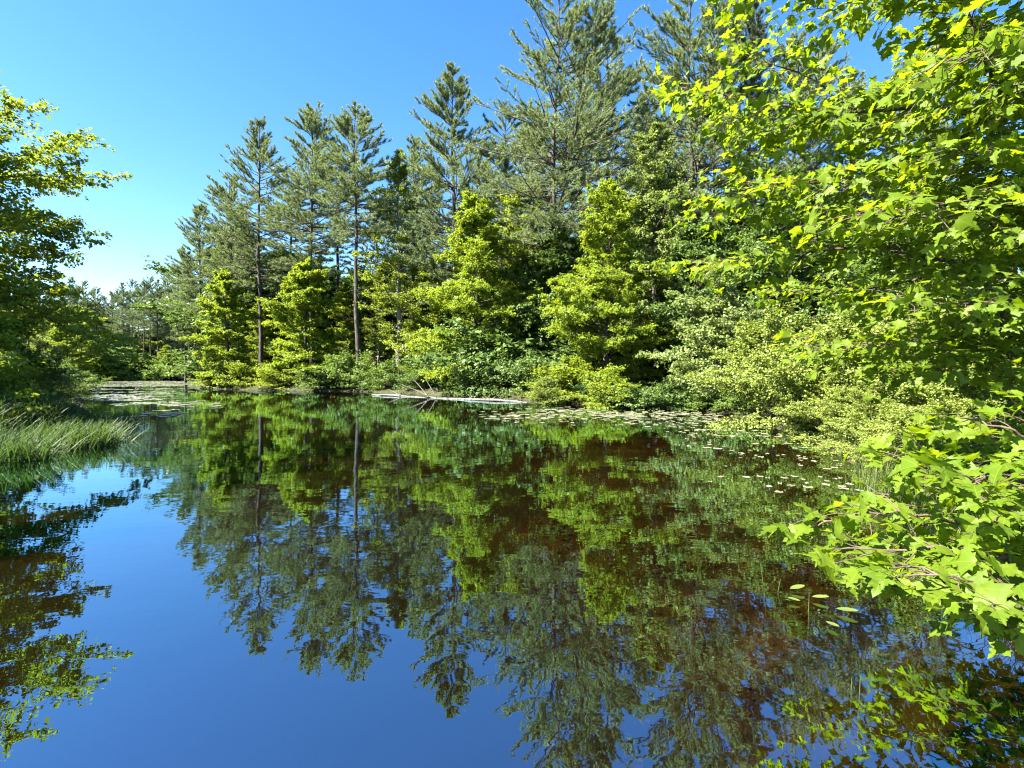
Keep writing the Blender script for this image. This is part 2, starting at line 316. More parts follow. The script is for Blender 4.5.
def pine(name, label, xy, H, Rr, seed, cb=.35, mat=None, dens=1., group=None, top=1.4, lean=(0, 0), needle=.21, whorl=.55, leaders=1, dead=14, up0=-4, up1=48, cat='pine tree', sparse=0.):
    rg = np.random.default_rng(seed)
    x, y = xy; z = gz(x, y)
    root = thing(name, label, cat, (x, y, z - .05), group)
    wood = MB(); ts = np.linspace(0, 1, 12); TR = []
    for s in range(leaders):
        q = np.stack([lean[0] * H * ts, lean[1] * H * ts, ts * H * (1 if s == 0 else .93)], 1)
        if s: q[:, 0] += np.clip(ts - .42, 0, 1) * H * .17 * (1 if s == 1 else -1) * np.where(ts > .42, 1, 0)
        q[1:, :2] += np.cumsum(rg.normal(0, .0035 * H, (11, 2)), 0)
        rad = (.0082 * H + .03) * (1 - ts) ** .8 + .012; rad[0] *= 1.25
        wood.tubes(q, rad * (1 if s == 0 else .7), 8); TR.append(q)
    TR = np.stack(TR)
    nb = int((1 - cb) * H / whorl * 5.0 * leaders ** .5)
    u = np.sort(rg.random(nb)); t = cb + (1 - cb) * u * .985
    si = rg.integers(0, leaders, nb); si = np.where(t < .5, 0, si)
    p0 = along(TR, si, t)
    az = rg.random(nb) * 6.283
    prof = (1 - u ** top) ** .8 * (.62 + .38 * np.minimum(1, u / .2)) + .03
    lump = .86 + .30 * np.sin(az * 2 + u * 9 + seed) * np.sin(u * 17 + seed * 1.7)     # uneven plates
    L = Rr * prof * lump * rg.uniform(.72, 1.2, nb) * 1.2 * np.where(np.sin(u * 21 + seed * 2) + .6 * np.sin(az * 3 + u * 13) < -.75, .35, 1.) + .35
    el = np.radians(up0 + (up1 - up0) * u ** 1.3 + rg.normal(0, 7, nb))
    d = np.stack([np.cos(az) * np.cos(el), np.sin(az) * np.cos(el), np.sin(el)], 1)
    P1 = curve_paths(p0, d, L, 6, rg.uniform(-.05, .22, nb), .015, rg)
    wood.tubes(P1, (.012 + .009 * L)[:, None] * np.linspace(1, .2, 6)[None], 4)
    if dead:
        td = rg.uniform(.12, cb + .1, dead); pd = along(TR, np.zeros(dead, int), td); a = rg.random(dead) * 6.283
        Pd = curve_paths(pd, np.stack([np.cos(a), np.sin(a), rg.normal(-.05, .15, dead)], 1), rg.uniform(.5, 2.4, dead), 5, rg.uniform(-.25, .1, dead), .03, rg)
        wood.tubes(Pd, np.broadcast_to(np.linspace(.022, .006, 5), (dead, 5)), 3)
    # side twigs in a flat fan
    K = 12; i2 = np.repeat(np.arange(nb), K); s2 = np.clip(np.tile(np.linspace(.26, 1.0, K), nb) + rg.uniform(-.04, .02, nb * K), .1, 1)
    p2 = along(P1, i2, s2); sg = np.where(np.arange(nb * K) % 2 == 0, 1, -1)
    d2 = rot_az(d[i2], sg * rg.uniform(.25, .95, nb * K)); d2[:, 2] += rg.normal(.16, .14, nb * K); d2 = norm(d2)
    L2 = (.25 * L[i2] * (1.2 - s2) + .22) * rg.uniform(.6, 1.25, nb * K)
    P2 = curve_paths(p2, d2, L2, 3, .12)
    keep = rg.random(nb * K) < np.clip(L[i2] / 2.6, .38, 1) * (1 - sparse)
    wood.tubes(P2, np.broadcast_to(np.array((.014, .010, .005)), (nb * K, 3)), 3)
    wood.build('trunk', M_bark, root, smooth=True)
    idk = np.nonzero(keep)[0]
    Kt = 6; i3 = np.repeat(idk, Kt); s3 = np.tile(np.linspace(.35, 1.0, Kt), len(idk))
    c = along(P2, i3, s3); ax = d2[i3].copy(); ax[:, 2] += .25; ax = norm(ax)
    nn = int(11 * dens); n = len(c) * nn
    ci = np.repeat(np.arange(len(c)), nn)
    v = norm(ax[ci] * .85 + rg.normal(0, .52, (n, 3)))
    sdv = norm(np.cross(v, rg.normal(0, 1, (n, 3))))
    tr_ = rg.random(len(c)) * .6
    cr = MB(); cr.tris(c[ci] + rg.normal(0, .02, (n, 3)), v, sdv, (needle * 1.2 * rg.uniform(.6, 1.3, n))[:, None], .034, tr_[ci] + .4 * rg.random(n))
    cr.build('crown', mat or M_pine, root)
    return root

def hh(top, D, xy): return (HZ - top) * D / F + CAMH - gz(*xy)

# ------------------------------------------------------------------ the pines
# px of the trunk, distance, px row of the top, crown half width in px, crown base, needles, label
PN = [
 (203, 58, 206, 27, .2, M_pine, dict(up0=-14), 'short conical white pine at the left end of the pine stand'),
 (262, 50, 122, 46, .34, M_pine, dict(sparse=.25), 'tall thin topped white pine, second tall one from the left over the pond point'),
 (312, 48, 108, 48, .38, M_pine, dict(dens=1.1, top=1.8), 'dense tall white pine between the thin topped pine and the bare trunked pine'),
 (358, 43, 108, 40, .52, M_pine, dict(dead=26, sparse=.1, top=1.9), 'tall white pine whose long dark trunk stands bare above the bank'),
 (411, 52, 138, 34, .40, M_pine, dict(), 'white pine half hidden behind the pale slender tree'),
 (455, 43, 70, 58, .25, M_pine, dict(dens=1.2, up0=2), 'dense cone shaped pine standing alone against the sky left of the tallest pine'),
 (508, 44, 108, 46, .25, M_pine, dict(top=2.2), 'lower grey green pine tucked left of the tallest pine'),
 (560, 38, -22, 70, .30, M_pine, dict(leaders=2, dens=1.15, sparse=.05, top=2.6), 'tallest white pine with a forked top reaching out of the frame'),
 (690, 36, -30, 62, .34, M_pine, dict(leaders=2, dens=1.1, top=2.3), 'big white pine with a dark forked trunk behind the near maple leaves'),
 (745, 37, -8, 48, .30, M_pine_dk, dict(dens=1.1), 'dark green pine rising between the forked pine and the near maple'),
]
pines = []
for n, (px, D, top, wpx, cb, mt, kw, lab) in enumerate(PN):
    xy = at(px, D); H = hh(top, D, xy)
    pines.append(pine('pine_tree', lab, xy, H, wpx * D / F, 40 + n, cb, mt, group='pines standing over the pond', **kw))
def pine_copy(src, px, D, top, label, group, sx=1., rz=None):
    xy = at(px, D); H = hh(top, D, xy); s0 = src.children[0].dimensions.z if False else None
    h0 = HS[src.name]; s = H / h0
    return dup(src, (xy[0], xy[1], gz(*xy) - .05), rz if rz is not None else px * 1.7, (s * sx, s * sx, s), label, group)
HS = {}
for p_, (px, D, top, *_r) in zip(pines, PN): HS[p_.name] = hh(top, D, at(px, D))
BACK = 'pines crowded behind the front row'
for k_, (px, D, top, src, lab) in enumerate([
    (232, 54, 176, 2, 'broad pine left of the thin topped pine, its crown starting lower'),
    (186, 66, 250, 3, 'low pine beside the cove, outermost of the pine stand'),
    (290, 58, 172, 3, 'thin pine trunk set back between the two tall left pines'),
    (335, 60, 150, 3, 'pine behind the gap between the dense pine and the bare trunked pine'),
    (378, 62, 190, 1, 'pine set back behind the bare trunked pine'),
    (430, 60, 165, 2, 'pine behind the left flank of the cone shaped pine'),
    (484, 58, 150, 1, 'pine set back behind the right flank of the cone shaped pine'),
    (535, 58, 110, 5, 'pine set back behind the left side of the tallest pine'),
    (610, 46, 30, 6, 'grey green pine just right of the tallest pine'),
    (645, 50, 90, 5, 'pine filling the gap between the two forked pines'),
    (715, 52, 60, 2, 'pine set back behind the big forked pine'),
    (790, 44, 40, 8, 'pine showing dark through the near maple leaves'),
    (848, 47, 74, 5, 'pine tip showing in the small sky gap of the near maple'),
    (925, 46, 62, 8, 'dark pine hidden behind the thickest near maple leaves'),
    (905, 44, 150, 2, 'pine far behind the right side of the near maple')]):
    pine_copy(pines[src], px, D, top, lab, BACK)
rg0 = np.random.default_rng(5)
# far cove wall of pines
for k_, (px, D, top) in enumerate([(112, 103, 292), (124, 98, 284), (133, 104, 280), (143, 97, 282), (151, 103, 277), (158, 98, 281), (166, 105, 279), (174, 99, 284), (182, 104, 280), (190, 92, 272),
                                   (104, 110, 296), (118, 112, 290), (138, 114, 286), (162, 113, 285), (178, 115, 288), (96, 108, 288), (84, 104, 281), (70, 100, 278), (55, 98, 280), (77, 106, 287), (63, 104, 283)]):
    pine_copy(pines[[2, 4, 6, 3][k_ % 4]], px, D, top, 'small distant dark pine in the row across the far cove', 'pines across the far cove', sx=.8)

# ------------------------------------------------------------------ broadleaf trees
BL = [
 # px, D, top, half width px, builder args
 ('maple_tree', 226, 46, 274, 29, dict(nleaf=52000, leaf=.145, mat=M_lime, nprim=30, cb=.05), 'bright lime maple at the left tip of the wooded point, bushy to the water'),
 ('maple_tree', 305, 43.5, 264, 42, dict(nleaf=70000, leaf=.145, mat=M_lime, nprim=34, cb=.05), 'bright lime maple second from the left on the wooded point, rounder and wider'),
 ('birch_tree', 402, 45, 150, 36, dict(nleaf=30000, leaf=.15, mat=M_left, nprim=40, cb=.14, bark=M_bark_pale, clump=.55, top=2.4), 'slender pale tree with loose leaves between the bare trunked pine and the cone shaped pine'),
 ('maple_tree', 474, 36, 202, 58, dict(nleaf=100000, leaf=.13, mat=M_lime, nprim=44, cb=.06, lean=(-.01, 0)), 'large lime maple on the far bank behind the fallen log'),
 ('maple_tree', 606, 29, 186, 58, dict(nleaf=110000, leaf=.115, mat=M_lime, nprim=46, cb=.05), 'large yellow green maple overhanging the right end of the fallen log'),
 ('oak_tree', 655, 34, 130, 54, dict(nleaf=80000, leaf=.145, mat=M_pale, nprim=46, cb=.1), 'grey green leafy tree in front of the big forked pine trunk'),
 ('oak_tree', 530, 40, 190, 46, dict(nleaf=40000, leaf=.16, mat=M_left, nprim=40, cb=.1), 'dark leafy tree between the two large lime maples'),
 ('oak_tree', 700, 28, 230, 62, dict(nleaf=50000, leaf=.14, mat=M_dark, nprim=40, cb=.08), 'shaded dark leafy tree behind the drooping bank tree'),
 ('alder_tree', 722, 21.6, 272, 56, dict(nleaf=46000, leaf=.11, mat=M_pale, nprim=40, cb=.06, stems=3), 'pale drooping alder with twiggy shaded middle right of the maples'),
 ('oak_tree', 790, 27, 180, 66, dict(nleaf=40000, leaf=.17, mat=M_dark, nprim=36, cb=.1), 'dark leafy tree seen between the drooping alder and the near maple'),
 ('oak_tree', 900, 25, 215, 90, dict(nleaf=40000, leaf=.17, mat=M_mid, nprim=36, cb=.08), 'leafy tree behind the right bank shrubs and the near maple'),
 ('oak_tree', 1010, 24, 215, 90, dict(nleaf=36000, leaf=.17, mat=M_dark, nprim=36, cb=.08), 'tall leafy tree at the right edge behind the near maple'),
]
BR = {}
for n, (nme, px, D, top, wpx, kw, lab) in enumerate(BL):
    xy = at(px, D); H = hh(top, D, xy)
    t_ = broadleaf(nme, lab, 'tree', xy, H, wpx * D / F, 140 + n, group='leafy trees along the far bank', **kw); BR[n] = (t_, H)
def bl_copy(n, px, D, top, label, group, sx=1.):
    t_, h0 = BR[n]; xy = at(px, D); s = hh(top, D, xy) / h0
    return dup(t_, (xy[0], xy[1], gz(*xy) - .03), px * 2.3, (s * sx, s * sx, s), label, group)
for px, D, top, src, lab in [
    (258, 52, 300, 6, 'green tree filling the dark gap between the two lime maples of the point'),
    (345, 50, 285, 6, 'green understory tree at the foot of the bare trunked pine'),
    (380, 48, 270, 2, 'loose leafed young tree right of the bare pine trunk'),
    (425, 44, 260, 6, 'green tree left of the large lime maple, behind the log'),
    (560, 36, 240, 7, 'dark tree between the large lime maple and the yellow green maple'),
    (510, 44, 230, 7, 'dark tree right behind the large lime maple'),
    (640, 40, 200, 6, 'green tree behind the grey green leafy tree'),
    (750, 33, 215, 7, 'dark tree behind the pale drooping alder'),
    (850, 32, 200, 9, 'dark tree set back behind the right bank shrubs'),
    (960, 30, 190, 7, 'dark tree set back at the right edge')]:
    bl_copy(src, px, D, top, lab, 'understory trees of the far bank', 1.1)
rgb = np.random.default_rng(31)
for k_ in range(46):
    px = 222 + 16 * k_ + rgb.uniform(-7, 7); D = rgb.uniform(56, 72) if px < 560 else rgb.uniform(44, 58); top = rgb.uniform(235, 300)
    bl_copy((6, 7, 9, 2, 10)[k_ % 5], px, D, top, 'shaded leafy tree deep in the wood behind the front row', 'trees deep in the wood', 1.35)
for k_ in range(26):
    px = -60 + 11 * k_ + rgb.uniform(-4, 4)
    bl_copy((6, 2, 9, 1)[k_ % 4], px, rgb.uniform(112, 135), (rgb.uniform(302, 320) if px < 112 else rgb.uniform(318, 334)), 'distant leafy tree in the wood closing the cove', 'trees closing the cove', 1.7)
# left bank trees behind the near left tree, out to the cove
for px, D, top, src, sx, lab in [
    (66, 62, 318, 1, 1.1, 'sunlit round tree on the left bank where it meets the cove'),
    (40, 48, 308, 2, 1.1, 'green tree on the left bank beside the round cove tree'),
    (30, 38, 290, 2, 1.3, 'loose leafed tree on the left bank behind the near left tree'),
    (-10, 34, 270, 6, 1.3, 'green tree at the left edge behind the near left tree'),
    (80, 80, 310, 1, 1.4, 'lime tree in the far left corner of the cove'),
    (100, 93, 335, 0, 1.3, 'low lime tree at the foot of the far cove pines'),
    (165, 92, 345, 6, 1.4, 'low dark tree at the foot of the far cove pines, near the point'),
    (20, 28, 335, 8, 1.1, 'pale bushy tree low on the left bank above the sedge'),
    (5, 24, 325, 6, 1.3, 'dense green bush tree low at the left edge above the sedge'),
    (42, 34, 345, 8, .9, 'pale bush tree leaning over the left lily pads')]:
    bl_copy(src, px, D, top, lab, 'trees of the left bank', sx)
# near left tree
broadleaf('red_maple_tree', 'near leafy tree reaching in from the left edge, branch tips against the sky', 'tree', at(-84, 15.5), 9.1, 5.4, 7, 76000, .125, M_left,
          cb=.34, nprim=32, low=.9, clump=.42, up=(2, 58), top=1.8)
broadleaf('leaning_maple', 'smaller shaded tree under the near left tree, above the sedge', 'tree', at(-55, 13.5), 3.9, 2.3, 8, 30000, .11, M_lime, cb=.15, nprim=34, clump=.4)

# ------------------------------------------------------------------ shrubs
SH = {}
def shrub(lab, px, D, top, wpx, seed, nleaf, leaf, mat, group, nme='bank_shrub', **kw):
    xy = at(px, D); H = max(.5, hh(top, D, xy))
    a = dict(cb=.04, nprim=34, stems=5, clump=.26, up=(15, 70), low=.95, top=2.6, part='foliage'); a.update(kw)
    r_ = broadleaf(nme, lab, 'shrub', xy, H, wpx * D / F, seed, nleaf, leaf, mat, group=group, **a); SH[seed] = (r_, H); return r_
GR = 'shrubs on the right bank'
shrub('yellow green shrub at the left end of the right bank, dipping to the water', 775, 15.0, 338, 54, 301, 34000, .075, M_shrub, GR)
shrub('widest yellow green shrub in the middle of the right bank', 838, 12.8, 334, 72, 302, 44000, .070, M_shrub, GR)
shrub('yellow green shrub on the right bank just above the sapling leaves', 910, 10.6, 345, 70, 303, 40000, .062, M_shrub, GR)
shrub('tall bank shrub at the right edge under the near maple', 985, 9.0, 335, 70, 304, 36000, .062, M_shrub, GR)
shrub('shaded shrub behind the right bank shrubs', 870, 17, 300, 70, 305, 24000, .09, M_mid, GR)
shrub('pale shrub behind the right edge shrub', 960, 14, 300, 80, 306, 26000, .08, M_pale, GR)
def sh_copy(seed, px, D, top, label, group, sx=1.):
    t_, h0 = SH[seed]; xy = at(px, D); s = max(.5, hh(top, D, xy)) / h0
    return dup(t_, (xy[0], xy[1], gz(*xy) - .03), px * 1.3, (s * sx, s * sx, s), label, group)
LG = 'low shrubs along the far waterline'
shrub('low dark shrub at the waterline of the far bank', 350, 40.6, 364, 26, 310, 9000, .15, M_mid, LG, clump=.4)
shrub('low yellowish shrub at the waterline of the wooded point', 238, 44.5, 370, 22, 311, 8000, .14, M_left, LG, clump=.4)
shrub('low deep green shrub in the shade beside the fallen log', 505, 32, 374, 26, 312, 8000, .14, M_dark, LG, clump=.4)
for px, D, top, src in [(212, 47, 376, 311), (275, 42.5, 374, 311), (325, 41, 372, 310), (372, 39.5, 380, 312), (392, 38.5, 370, 310), (420, 36.5, 377, 312), (462, 34, 374, 310),
                        (488, 33, 366, 312), (535, 29.5, 372, 312), (565, 27, 376, 311), (590, 25.5, 386, 312), (445, 38, 362, 312), (515, 35, 352, 312)]:
    sh_copy(src, px, D, top, 'low leafy shrub at the foot of the trees along the far waterline', 'shrubs at the foot of the far trees', rg0.uniform(1.0, 1.7))
for px, D, top, src in [(608, 23.2, 390, 311), (640, 22.2, 397, 312), (668, 21.6, 395, 312), (700, 20.9, 397, 310), (738, 18.8, 398, 310), (822, 12.2, 388, 301), (852, 10.8, 396, 301), (874, 9.6, 404, 301), (892, 8.2, 415, 301), (915, 7.4, 418, 301), (945, 6.9, 420, 301), (975, 6.6, 415, 301)]:
    sh_copy(src, px, D, top, 'low overhanging shrub at the waterline between the maples and the sapling', 'waterline shrubs on the right', 1.5 if src == 310 else 1.25)
sh_copy(301, 548, 25.5, 383, 'small pale yellow shrub at the right end of the fallen log', LG, 1.2)
for px, D, top in [(105, 92, 362), (128, 94, 364), (150, 93, 365), (172, 93, 364), (188, 91, 362), (85, 88, 358)]:
    sh_copy(310, px, D, top, 'tiny distant shrub at the far edge of the cove', 'shrubs across the far cove', 1.6)
for px, D, top, lab in [(20, 17, 352, 'green shrub above the sedge at the left edge'), (48, 20, 366, 'green shrub above the right half of the sedge'), (72, 27, 368, 'last green shrub of the left bank before the open water')]:
    sh_copy(305, px, D, top, lab, 'shrubs on the left bank', 1.2)

# ------------------------------------------------------------------ sedge and grass
def blades(name, pts, hmin, hmax, w, seed, mat, lean=.55, wind=(.12, 0)):
    rg = np.random.default_rng(seed); n = len(pts); b = MB()
    h = rg.uniform(hmin, hmax, n); a = rg.random(n) * 6.283
    dirv = np.stack([np.cos(a) * lean + wind[0], np.sin(a) * lean + wind[1], np.zeros(n)], 1) * rg.uniform(.3, 1.2, (n, 1))
    t = np.linspace(0, 1, 5)[None, :, None]
    P = pts[:, None] + np.concatenate([dirv[:, None, :2] * t ** 2 * h[:, None, None], (h[:, None, None] * (t - .28 * t ** 2 * np.linalg.norm(dirv, axis=1)[:, None, None]))], -1)
    s_ = norm(np.stack([-np.sin(a + .5), np.cos(a + .5), np.zeros(n)], 1))[:, None] * (w * np.linspace(1, .12, 5) ** .7)[None, :, None]
    v = np.stack([P - s_, P + s_], 2)
    k = np.arange(4); f = np.stack([2 * k, 2 * k + 1, 2 * k + 3, 2 * k + 2], 1)
    fa = (np.arange(n)[:, None, None] * 10 + f[None]).reshape(-1, 4)
    b.add(v.reshape(-1, 3), fa, np.repeat(rg.random(n), 4))
    return b.build(name, mat)
def scatter(n, cx, cy, rx, ry, rot, seed, tuft=40, spread=.16):
    rg = np.random.default_rng(seed); m = max(1, n // tuft)
    r_ = np.sqrt(rg.random(m)); th = rg.random(m) * 6.283; q = np.stack([rx * r_ * np.cos(th), ry * r_ * np.sin(th)], 1)
    c, s = math.cos(rot), math.sin(rot); q = np.stack([q[:, 0] * c - q[:, 1] * s + cx, q[:, 0] * s + q[:, 1] * c + cy], 1)
    p = np.repeat(q, tuft, 0) + rg.normal(0, spread, (m * tuft, 2))
    return np.column_stack([p, np.minimum(np.maximum(hgt(p), -.35), 3) - .02])
pts = np.concatenate([scatter(7000, -11.1, 9.0, 2.2, 1.1, .35, 1, 70, .13), scatter(3000, -13, 8.0, 2.5, 1.4, .2, 4), scatter(2600, -10.0, 11.2, .8, .6, .3, 2), scatter(3500, -12.4, 12.6, 2, 1.6, .4, 3), scatter(2500, -13.0, 14.5, 1.6, 1.2, .9, 5)])
stuff(blades('sedge', pts, .3, 1.05, .013, 11, M_grass), 'tall green sedge standing in the shallows at the left edge', 'sedge')
stuff(blades('dead_sedge', pts[::30] + np.array((.05, .03, 0)), .3, .9, .010, 13, noise_mat('straw', (.10, .075, .035), (.24, .19, .10), 8), lean=.9), 'bent straw coloured dead stems among the green sedge', 'dead sedge')
pts = np.concatenate([scatter(5000, 5.6, 5.9, .9, 1.8, -.2, 21, 25), scatter(5000, 4.9, 4.2, .9, 1.6, -.2, 22, 25), scatter(3000, 4.3, 2.6, .8, 1.2, 0, 24, 25), scatter(2500, 7.6, 8.8, .8, 1.8, .3, 23, 25)])
stuff(blades('bank_grass', pts, .25, .7, .005, 12, M_grass2, wind=(-.15, 0)), 'sunny grass on the right bank behind the sapling', 'grass')

# ------------------------------------------------------------------ fallen log
lg = thing('fallen_log', 'long bleached log lying along the far waterline with dead upright branches', 'fallen log', (*at(460, 29), .0))
L0 = np.array(lg.location)
def lp(px, D, py): return at(px, D, py) - L0
b = MB(); ctl = np.array([(372, 33.5), (400, 32), (440, 30), (490, 27.5), (530, 26), (560, 24.8)]); rgk = np.random.default_rng(3)
tq = np.linspace(0, 5, 26); P = np.array([lp(np.interp(t_, range(6), ctl[:, 0]), np.interp(t_, range(6), ctl[:, 1]), 400) for t_ in tq])
P[:, 2] = .012 + .055 * np.sin(tq * 2.6) + rgk.normal(0, .012, 26); P[:, 1] += .12 * np.sin(tq * 1.7) + rgk.normal(0, .03, 26)
b.tubes(P, (.085 - .05 * np.abs(tq / 5 - .35)) * rgk.uniform(.8, 1.15, 26), 9); b.build('trunk', M_dead, lg, smooth=True)
for (a0, a1, r0) in [((430, 30.3, 397), (398, 31.5, 383), .05), ((428, 30.3, 397), (412, 31, 378), .05), ((436, 30.0, 397), (424, 30.6, 377), .04), ((400, 32, 397), (388, 33, 389), .04),
                     ((492, 27.5, 400), (484, 27.2, 395), .04), ((468, 28.6, 399), (476, 28.2, 396), .035), ((520, 26.5, 402), (514, 26.3, 397), .035)]:
    q0, q1 = lp(*a0), lp(*a1); q0[2] = .08; tt = np.linspace(0, 1, 6)[:, None]; P = q0 + (q1 - q0) * tt; P[:, 2] += .04 * np.sin(tt[:, 0] * 3.14) * abs(q1[2] - q0[2])
    b = MB(); b.tubes(P, np.linspace(r0 * .7, .008, 6), 6); b.build('dead_branch', M_dead, lg, smooth=True)
b = MB(); P = np.array([at(655, 21.9), at(700, 21.3), at(735, 20.4)]); P = np.column_stack([P, (.03, .06, .02)])
b.tubes(np.array([P[0], (P[0] + P[1]) / 2, P[1], (P[1] + P[2]) / 2, P[2]]), (.04, .08, .09, .08, .04), 7)
tag(b.build('sunken_log', M_bark, smooth=True), 'short dark log half sunk at the waterline below the drooping alder', 'log')

# ------------------------------------------------------------------ lily pads
def pad_geo(r_, rg):
    n = 14; a = np.linspace(.22, 6.06, n); rr = r_ * (1 + rg.normal(0, .03, n)); z_ = rg.normal(.006, .006, n).clip(0, .02)
    v = np.column_stack([rr * np.cos(a), rr * np.sin(a) * .9, z_]); return np.vstack([[[0, 0, .004]], v])
pf = np.array([(0, k, k + 1) for k in range(1, 14)])
rgp = np.random.default_rng(77); cand = []
def zone(n, poly_px, seed):
    """pads in clusters inside a quadrilateral given by (px, row) corners"""
    rg = np.random.default_rng(seed); out = []
    q = np.array([at(px, F * CAMH / (py - HZ)) for px, py in poly_px])
    m = n // 9
    for _ in range(m):
        u_, v_ = rg.random(2); c = (q[0] * (1 - u_) + q[1] * u_) * (1 - v_) + (q[3] * (1 - u_) + q[2] * u_) * v_
        s_ = .12 + .016 * c[1]
        for p_ in c + rg.normal(0, 1, (9, 2)) * (s_ * 1.6, s_): out.append(p_)
    return np.array(out)
cand = np.concatenate([zone(620, [(515, 408), (735, 413), (755, 426), (505, 420)], 1), zone(120, [(640, 420), (790, 430), (850, 465), (720, 455)], 2), zone(40, [(755, 474), (835, 468), (860, 488), (790, 486)], 3), zone(20, [(800, 440), (850, 455), (860, 470), (810, 470)], 4)])
cand = cand[sdist(cand) < -.15]
keep = []
for p_ in cand:
    if all(np.hypot(*(p_ - k_)) > .13 for k_ in keep[-60:]): keep.append(p_)
cand = np.array(keep); cand = cand[np.argsort(cand[:, 1])]
protos = []
for k_ in range(6):
    g = MB(); g.add(pad_geo(1, rgp), pf, np.full(13, rgp.random())); me = g.build('lily_pad', M_pad).data; protos.append(me)
for o_ in [o_ for o_ in COL.objects if o_.name.startswith('lily_pad')]: bpy.data.objects.remove(o_)
N1 = min(280, len(cand))
for k_, p_ in enumerate(cand[:N1]):
    o = bpy.data.objects.new('lily_pad', protos[k_ % 6]); COL.objects.link(o)
    s_ = rgp.uniform(.045, .115) * (.62 if p_[1] < 10.5 else .92); o.scale = (s_, s_, 1); o.location = (p_[0], p_[1], .004); o.rotation_euler = (0, 0, rgp.random() * 6.28)
    near = p_[1] < 10.5
    tag(o, 'small floating lily pad near the sapling leaves, right side of the pond' if near else 'small round lily pad floating in the loose raft off the far right bank', 'lily pad', 'lily pads by the sapling' if near else 'lily pads off the far right bank')
def pad_stuff(name, pts, label, rmin, rmax, seed):
    rg = np.random.default_rng(seed); g = MB()
    for p_ in pts:
        v = pad_geo(rg.uniform(rmin, rmax), rg); v = rot_az(v, rg.random() * 6.28) + np.array((p_[0], p_[1], .004)); g.add(v, pf, np.full(13, rg.random()))
    return stuff(g.build(name, M_pad), label, 'lily pads')
if len(cand) > N1: pad_stuff('lily_pads', cand[N1:], 'far fringe of tiny lily pads against the far right bank', .08, .16, 5)
cl = np.concatenate([zone(2600, [(60, 381.2), (196, 381.2), (196, 386), (50, 387)], 6), zone(420, [(70, 388), (180, 388), (150, 402), (75, 402)], 7), zone(90, [(120, 403), (205, 400), (190, 415), (130, 418)], 8)])
cl = cl[sdist(cl) < -.2]
pad_stuff('lily_pad_raft', cl, 'pale raft of lily pads covering the far left cove', .12, .28, 9)

# ------------------------------------------------------------------ near maples with modelled leaves
half = np.array([(0, 0), (.10, -.05), (.22, .03), (.42, .02), (.36, .14), (.50, .24), (.68, .38), (.50, .42), (.47, .52), (.30, .46), (.22, .52), (.26, .70), (.14, .74), (.11, .88), (0, 1.05)])
def maple_leaves(mb, c, d, nrm, size, rg, droop):
    n = len(c); d = norm(d); s_ = norm(np.cross(d, nrm)); u_ = np.cross(s_, d)
    m = len(half); cols = np.array((0., .5, 1.))
    mid = np.column_stack([np.zeros(m), np.linspace(0, 1.02, m) ** .95])
    kx = rg.uniform(.85, 1.12, (n, 1)); cup = rg.uniform(-.1, .5, (n, 1)); tw = rg.normal(0, .22, (n, 1)); ph = rg.random((n, 1)) * 6.28; wv = rg.uniform(.015, .05, (n, 1))
    sk = rg.normal(0, .06, (n, 1))
    for sgn in (1, -1):
        h = half * (sgn, 1)
        g_ = (mid[None] * (1 - cols)[:, None, None] + h[None] * cols[:, None, None]).reshape(-1, 2)      # three columns from midrib to edge
        ed = np.repeat(cols, m)[None]
        hx = g_[None, :, 0] * kx + sk * g_[None, :, 1] ** 2; hy = np.broadcast_to(g_[None, :, 1], hx.shape)
        hz = cup * np.abs(hx) - (cup * .9) * np.abs(hx) ** 2 - droop[:, None] * hy ** 2 + tw * hx * hy + wv * ed * np.sin(9 * hx + 7 * hy + ph)
        v = c[:, None] + size[:, None, None] * (s_[:, None] * hx[..., None] + d[:, None] * hy[..., None] + u_[:, None] * hz[..., None])
        k = np.arange(m - 1); q = np.concatenate([np.stack([r * m + k, (r + 1) * m + k, (r + 1) * m + k + 1, r * m + k + 1], 1) for r in (0, 1)])
        if sgn < 0: q = q[:, ::-1]
        f = (np.arange(n)[:, None, None] * 3 * m + q[None]).reshape(-1, 4)
        uv = np.broadcast_to(g_[q][None], (n, len(q), 4, 2))
        mb.add(v.reshape(-1, 3), f, np.repeat(RN, len(q)), uv)
